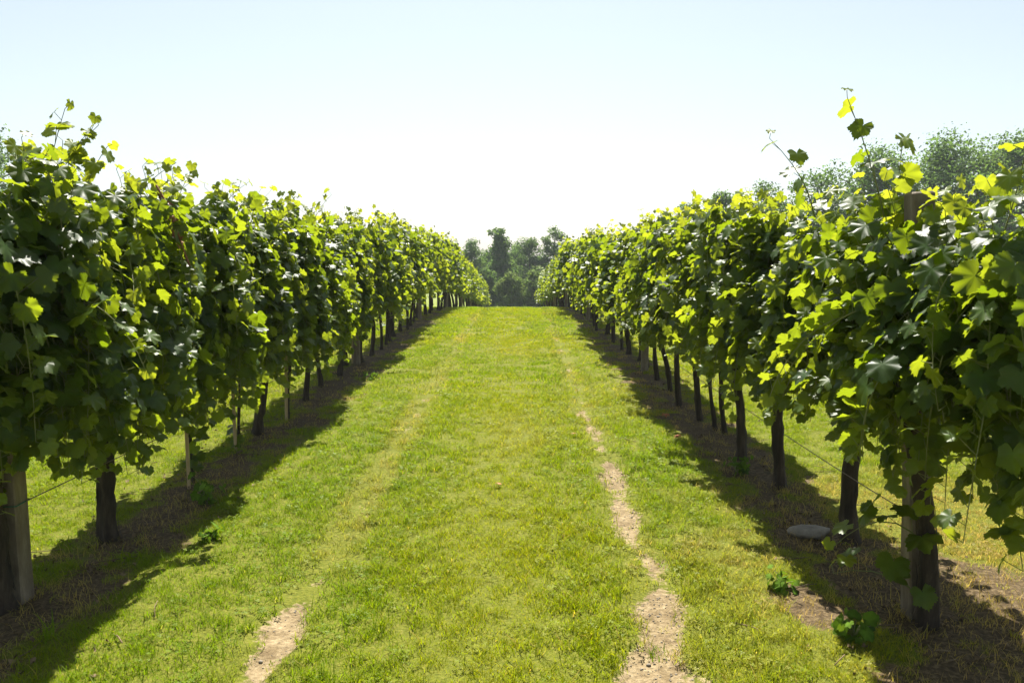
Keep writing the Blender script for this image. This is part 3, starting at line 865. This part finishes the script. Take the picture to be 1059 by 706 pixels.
def pebbles():
    g = np.random.default_rng(77); mb = MB()
    y = g.uniform(2.4, 6.0, 4000); x = np.where(g.uniform(size=4000) < .75, track_centre_r(y) + g.normal(0, .14, 4000), -.985 + g.normal(0, .12, 4000))
    keep = masks(x, y)[0] > .6
    oct_v = np.array([(1, 0, 0), (.3, .9, 0), (-.8, .5, .1), (-.7, -.6, 0), (.4, -.8, .1), (0, 0, .7), (0, 0, -.6)])
    tr = np.array([(i, (i + 1) % 5, 5) for i in range(5)] + [((i + 1) % 5, i, 6) for i in range(5)])
    for px, py, pz in zip(x[keep], y[keep], ground_z(x[keep], y[keep])):
        sc = .0028 * math.exp(g.normal(0, .5)); a = g.uniform(0, 6.28); c, s_ = math.cos(a), math.sin(a)
        v = oct_v * sc * (1 + g.normal(0, .15, (7, 3)))
        mb.add(np.stack([v[:, 0] * c - v[:, 1] * s_ + px, v[:, 0] * s_ + v[:, 1] * c + py, v[:, 2] + pz + sc * .2], -1), tr)
    return tag(link('gravel', mb.build('gravel', [M_STONE])), 'fine pale grit on the bare wheel tracks', 'gravel', None, 'stuff')
pebbles()
def litter():
    """dry leaf bits and short prunings lying on the soil strips"""
    g = np.random.default_rng(78); mb = MB()
    for row in (ROW_L + .10, ROW_R - .08):
        for k in range(420):
            x, y = row + g.normal(0, .24), 2.5 + 8 * g.uniform() ** 1.3
            z = float(ground_z(x, y))
            a = g.uniform(0, 6.28); d = np.array([math.cos(a), math.sin(a), 0])
            if k % 5 == 0:
                L = g.uniform(.05, .22); p0 = np.array([x, y, z + .008])
                mb.tube([p0 - d * L / 2, p0 + np.array([0, 0, .008]) + g.normal(0, .004, 3), p0 + d * L / 2 + np.array([0, 0, g.uniform(0, .02)])], g.uniform(.0015, .0035), 5)
            else:
                sc = g.uniform(.007, .019); e = np.array([-d[1], d[0], 0]); c = np.array([x, y, z + .012])
                rim = [c + sc * (d * math.cos(t) * g.uniform(.6, 1.1) + e * math.sin(t) * g.uniform(.5, .9)) + np.array([0, 0, g.uniform(-.006, .018)]) for t in np.linspace(0, 6.28, 8)[:-1]]
                mb.add([c] + rim, [(0, i + 1, (i + 1) % 7 + 1) for i in range(7)])
    m = simple('dry_litter', b_noise([(.3, (.06, .04, .018)), (.5, (.14, .095, .045)), (.7, (.26, .19, .095))], 9, .9, .2))
    return tag(link('leaf_litter', mb.build('leaf_litter', [m])), 'dry leaf bits and prunings scattered on the soil under the vines', 'leaf litter', None, 'stuff')
litter()

def weed(x, y, h, n, lab, seed, young=.15, ls=(.05, .09), blade=False):
    g = np.random.default_rng(seed)
    sh = []
    for k in range(n):
        a = g.uniform(0, 6.28); d = np.array([math.cos(a), math.sin(a), 0])
        L = h * g.uniform(.6, 1.1)
        sh.append((bezier(np.zeros(3), d * L * .12 + np.array([0, 0, L * .5]), d * L * .35 + np.array([0, 0, L * .9]), d * L * .7 + np.array([0, 0, L * g.uniform(.7, 1.)]), 16), d, young, 1.0))
    me = leaves_on(sh, g, 1, ls, .035).build('weed', [M_WEED, M_CANE], True, 0, 1)
    tag(link('weed', me, None, (x, y, float(ground_z(x, y)))), lab, 'weed', 'leafy weeds at the foot of the rows')
weed(-1.98, 4.92, .16, 7, 'low leafy weed at the edge of the shade below the nearest thin stake', 5)
weed(-1.70, 4.25, .07, 5, 'tiny weed in the grass aisle side of the thick straight left trunk', 6)
weed(1.42, 3.12, .10, 10, 'spreading leafy weed in front of the right front concrete post', 7, .35)
weed(1.30, 3.60, .09, 7, 'small leafy weed on pale soil left of the right front post', 8, .4)
weed(1.62, 5.55, .12, 7, 'leafy weed in deep shade before the close trio of trunks', 9)
weed(-1.82, 9.9, .10, 6, 'low weed on the shade border before the second left post', 10)

def tall_grass(x, y, h, n, lab, seed):
    me = blade_tuft(n, .06, h * .6, h, .006, seed)
    o = link('grass_clump', me, None, (x, y, float(ground_z(x, y))))
    tag(o, lab, 'grass clump', 'tall grass clumps')
tall_grass(-1.93, 3.10, .14, 26, 'tall grass clump in the shade edge at the lower left corner', 21)
tall_grass(-2.00, 3.95, .12, 20, 'tall grass clump below the thick straight left trunk', 22)
tall_grass(.60, 3.05, .06, 30, 'small grass clump growing in the middle of the bare right wheel track', 23)

def dead_leaf(x, y, s, lab, seed):
    g = np.random.default_rng(seed); v, t, _ = leaf_template(500 + seed, 0)
    v = v * s; v[:, 2] = v[:, 2] * 1.5
    tag(link('fallen_leaf', mesh('fallen_leaf', v - [0, s * .3, 0], [t], [M_DEADLEAF]), None, (x, y, float(ground_z(x, y)) + .035), g.uniform(0, 6)), lab, 'leaf', 'fallen leaves')
dead_leaf(1.49, 7.55, .05, 'orange dead leaf on dark soil under the leaning right trunks', 1)
dead_leaf(1.42, 6.66, .04, 'orange dead leaf on sunlit soil at the shade edge, right row', 2)
dead_leaf(.53, 6.81, .035, 'tiny orange leaf on grass beside the right wheel track', 3)
dead_leaf(-.1, 5.23, .03, 'tiny orange leaf in the middle of the mown grass', 4)

# ------------------------------------------------------------------ trees beyond the rows
def tree(x, y, h, w, label, seed, name='broadleaf_tree', conifer=False, low=.12, leaf=.16, dens=1.0, young=0.15, group='trees beyond the vineyard', cat='tree'):
    g = np.random.default_rng(seed)
    z0 = float(terrain(x, y)) - .1
    r = empty(name, (x, y, z0)); tag(r, label, cat, group)
    mb = MB()
    k = 10; t = np.linspace(0, 1, k)
    tp = np.stack([.03 * h * np.sin(t * 3 + seed), .03 * h * np.sin(t * 2.3 + seed * 2), h * .86 * t], -1)
    mb.tube(tp, np.linspace(h * .022, h * .004, k), 9, .08, seed)
    cl = []                                             # clump centres (pos, radius)
    nl = int((26 if conifer else 24) * dens)
    for i in range(nl):
        u = low + (1 - low) * (i + g.uniform()) / nl
        base = np.array([np.interp(u * .86, t * .86, tp[:, 0]), np.interp(u * .86, t * .86, tp[:, 1]), h * u * .86])
        a = i * 2.4 + g.normal(0, .4)
        prof = (1.05 - u) ** .8 if conifer else math.sin(math.pi * min(1, (u * .80 + .16))) ** .7
        L = w * .5 * prof * g.uniform(.65, 1.15) + .15
        d = np.array([math.cos(a), math.sin(a), g.uniform(.05, .55)])
        end = base + d * L
        q = bezier(base, base + d * L * .3, base + d * L * .7 + np.array([0, 0, .08 * L]), end, 6)
        mb.tube(q, np.linspace(h * .008, h * .002, 6), 5, .1, seed + i)
        for f in (.35, .65, .95) if L > .8 else (.6, 1.0):
            for _ in range(2):
                cl.append((base + d * L * f + g.normal(0, .10 * w * .5, 3), g.uniform(.10, .19) * w * .5 + .12))
    for i in range(int(6 * dens)):
        cl.append((tp[-1] + g.normal(0, .05 * w, 3) + np.array([0, 0, h * .06]), (.05 if conifer else .10) * w + .1))
    link('trunk', mb.build('trunk', [M_TBARK]), r)
    per = 72
    cp = np.array([c[0] for c in cl]); cr = np.array([c[1] for c in cl])
    n = len(cl) * per
    ci_ = np.repeat(np.arange(len(cl)), per)
    off = unit(g.normal(0, 1, (n, 3))) * (g.uniform(0, 1, n) ** .5)[:, None] * cr[ci_][:, None] * 1.35
    off[:, 2] *= .75
    pos = cp[ci_] + off
    nor = unit(off / cr[ci_][:, None] * .6 + np.array([0, 0, .5]) + g.normal(0, .6, (n, 3)))
    tip = unit(np.cross(nor, g.normal(0, 1, (n, 3))))
    sx = np.cross(tip, nor)
    s = leaf * g.uniform(.6, 1.3, n)
    tv = np.array([(0, -.5, 0), (.38, -.1, .06), (.25, .3, .02), (0, .6, -.08), (-.25, .3, .02), (-.38, -.1, .06)])
    tt = np.array([(0, 1, 5), (1, 2, 5), (2, 4, 5), (2, 3, 4)])
    V = pos[:, None] + s[:, None, None] * (tv[None, :, 0:1] * sx[:, None] + tv[None, :, 1:2] * tip[:, None] + tv[None, :, 2:3] * nor[:, None])
    T_ = (tt[None] + (np.arange(n) * 6)[:, None, None]).reshape(-1, 3)
    m2 = MB(); m2.add(V.reshape(-1, 3), T_, None, rnd=np.repeat(np.clip(g.normal(.5, .3, n), 0, 1), 6), young=np.repeat(np.clip(young + g.normal(0, .15, len(cl)), 0, 1)[ci_], 6), vein=0)
    link('crown', m2.build('crown', [M_TREE]), r)
    return r
# centre of the picture, seen through the end of the aisle
tree(-1.3, 84, 9.4, 4.8, 'tall pointed dark tree at the end of the grass aisle', 1, 'pointed_tree', True, .10, .22)
tree(2.0, 88, 8.6, 5.6, 'rounded hazy tree right of the pointed tree at the aisle end', 2, leaf=.17)
tree(4.6, 86, 9.4, 4.6, 'airy two-topped tree nearest the right row end at the aisle end', 3, leaf=.2, dens=.8)
tree(-4.6, 86, 8.0, 4.0, 'small tree top just showing over the left row end', 4, leaf=.17)
tree(7.6, 84, 7.5, 5.0, 'tree mostly hidden behind the far end of the right row', 5, leaf=.17)
tree(.4, 101, 8.2, 6.0, 'blurred tree in the gap behind the pointed tree and rounded tree', 31, leaf=.19, dens=1.2)
tree(-3.2, 100, 7.6, 5.0, 'blurred tree in the gap left of the pointed tree', 32, leaf=.19, dens=1.2)
tree(-2.6, 74, 4.3, 3.0, 'dark green shrub at the left foot of the aisle end', 6, 'shrub', False, .05, .18, 1.0, .2, 'shrubs at the aisle end', 'shrub')
tree(-.2, 72, 3.8, 3.0, 'yellow green shrub below the pointed tree at the aisle end', 7, 'shrub', False, .05, .18, 1.0, .9, 'shrubs at the aisle end', 'shrub')
tree(2.0, 71, 3.9, 3.2, 'broad grey green shrub below the rounded hazy tree', 8, 'shrub', False, .05, .18, 1.0, .7, 'shrubs at the aisle end', 'shrub')
tree(4.0, 73, 4.4, 2.8, 'pale green shrub beside the far end of the right row', 9, 'shrub', False, .05, .18, 1.0, .8, 'shrubs at the aisle end', 'shrub')
# wood edge on the right, over the right row
tree(38.5, 62, 14.6, 11.5, 'tallest bluish tree over the right row, at the photo edge', 11, leaf=.19, dens=2.3)
tree(33.0, 61, 14.0, 10.5, 'second bluish tree left of the tallest one over the right row', 12, leaf=.19, dens=2.2)
tree(28.6, 62, 13.2, 10.0, 'lower bluish tree rising just right of the big lone leaf on the right row', 13, leaf=.19, dens=2.0)
tree(24.6, 64, 12.0, 7.5, 'low tree just left of the bluish trees behind the right row', 14, leaf=.18)
tree(21.4, 66, 11.4, 5.6, 'broken top of tree behind the right row below the long upper shoot', 15, leaf=.17, dens=.9)
tree(17.9, 68, 11.2, 4.6, 'small feathery tree top peeking over the middle of the right row', 16, leaf=.2, dens=.8)
tree(14.9, 70, 10.3, 4.2, 'last and smallest tree top peeking over the right row', 17, leaf=.2, dens=.8)
# over the left row, at the left edge
tree(-40.6, 62, 14.9, 8.5, 'bluish tree top over the left row at the photo edge', 21, leaf=.20, dens=1.2)
tree(-35.0, 64, 9.5, 6.0, 'smaller tree mostly hidden by the tall first vine of the left row', 22, leaf=.19)

# ------------------------------------------------------------------ summer haze
hz = MB()
x0, x1, y0, y1, z0, z1 = -260, 260, -12, 430, float(terrain(0, 430)) - 1.0, 13.0
hz.add([(x, y, z) for z in (z0, z1) for y in (y0, y1) for x in (x0, x1)], None,
       [(0, 2, 3, 1), (4, 5, 7, 6), (0, 1, 5, 4), (2, 6, 7, 3), (0, 4, 6, 2), (1, 3, 7, 5)])
hm = bpy.data.materials.new('haze'); hm.use_nodes = True
hn = hm.node_tree; hn.nodes.clear()
pv = hn.nodes.new('ShaderNodeVolumePrincipled')
pv.inputs['Color'].default_value = (.86, .93, 1.0, 1)
pv.inputs['Density'].default_value = .0006
pv.inputs['Anisotropy'].default_value = .0
ho = hn.nodes.new('ShaderNodeOutputMaterial'); hn.links.new(pv.outputs[0], ho.inputs['Volume'])
tag(link('haze', hz.build('haze', [hm], False)), 'thin pale summer haze over the whole vineyard', 'haze', None, 'stuff')
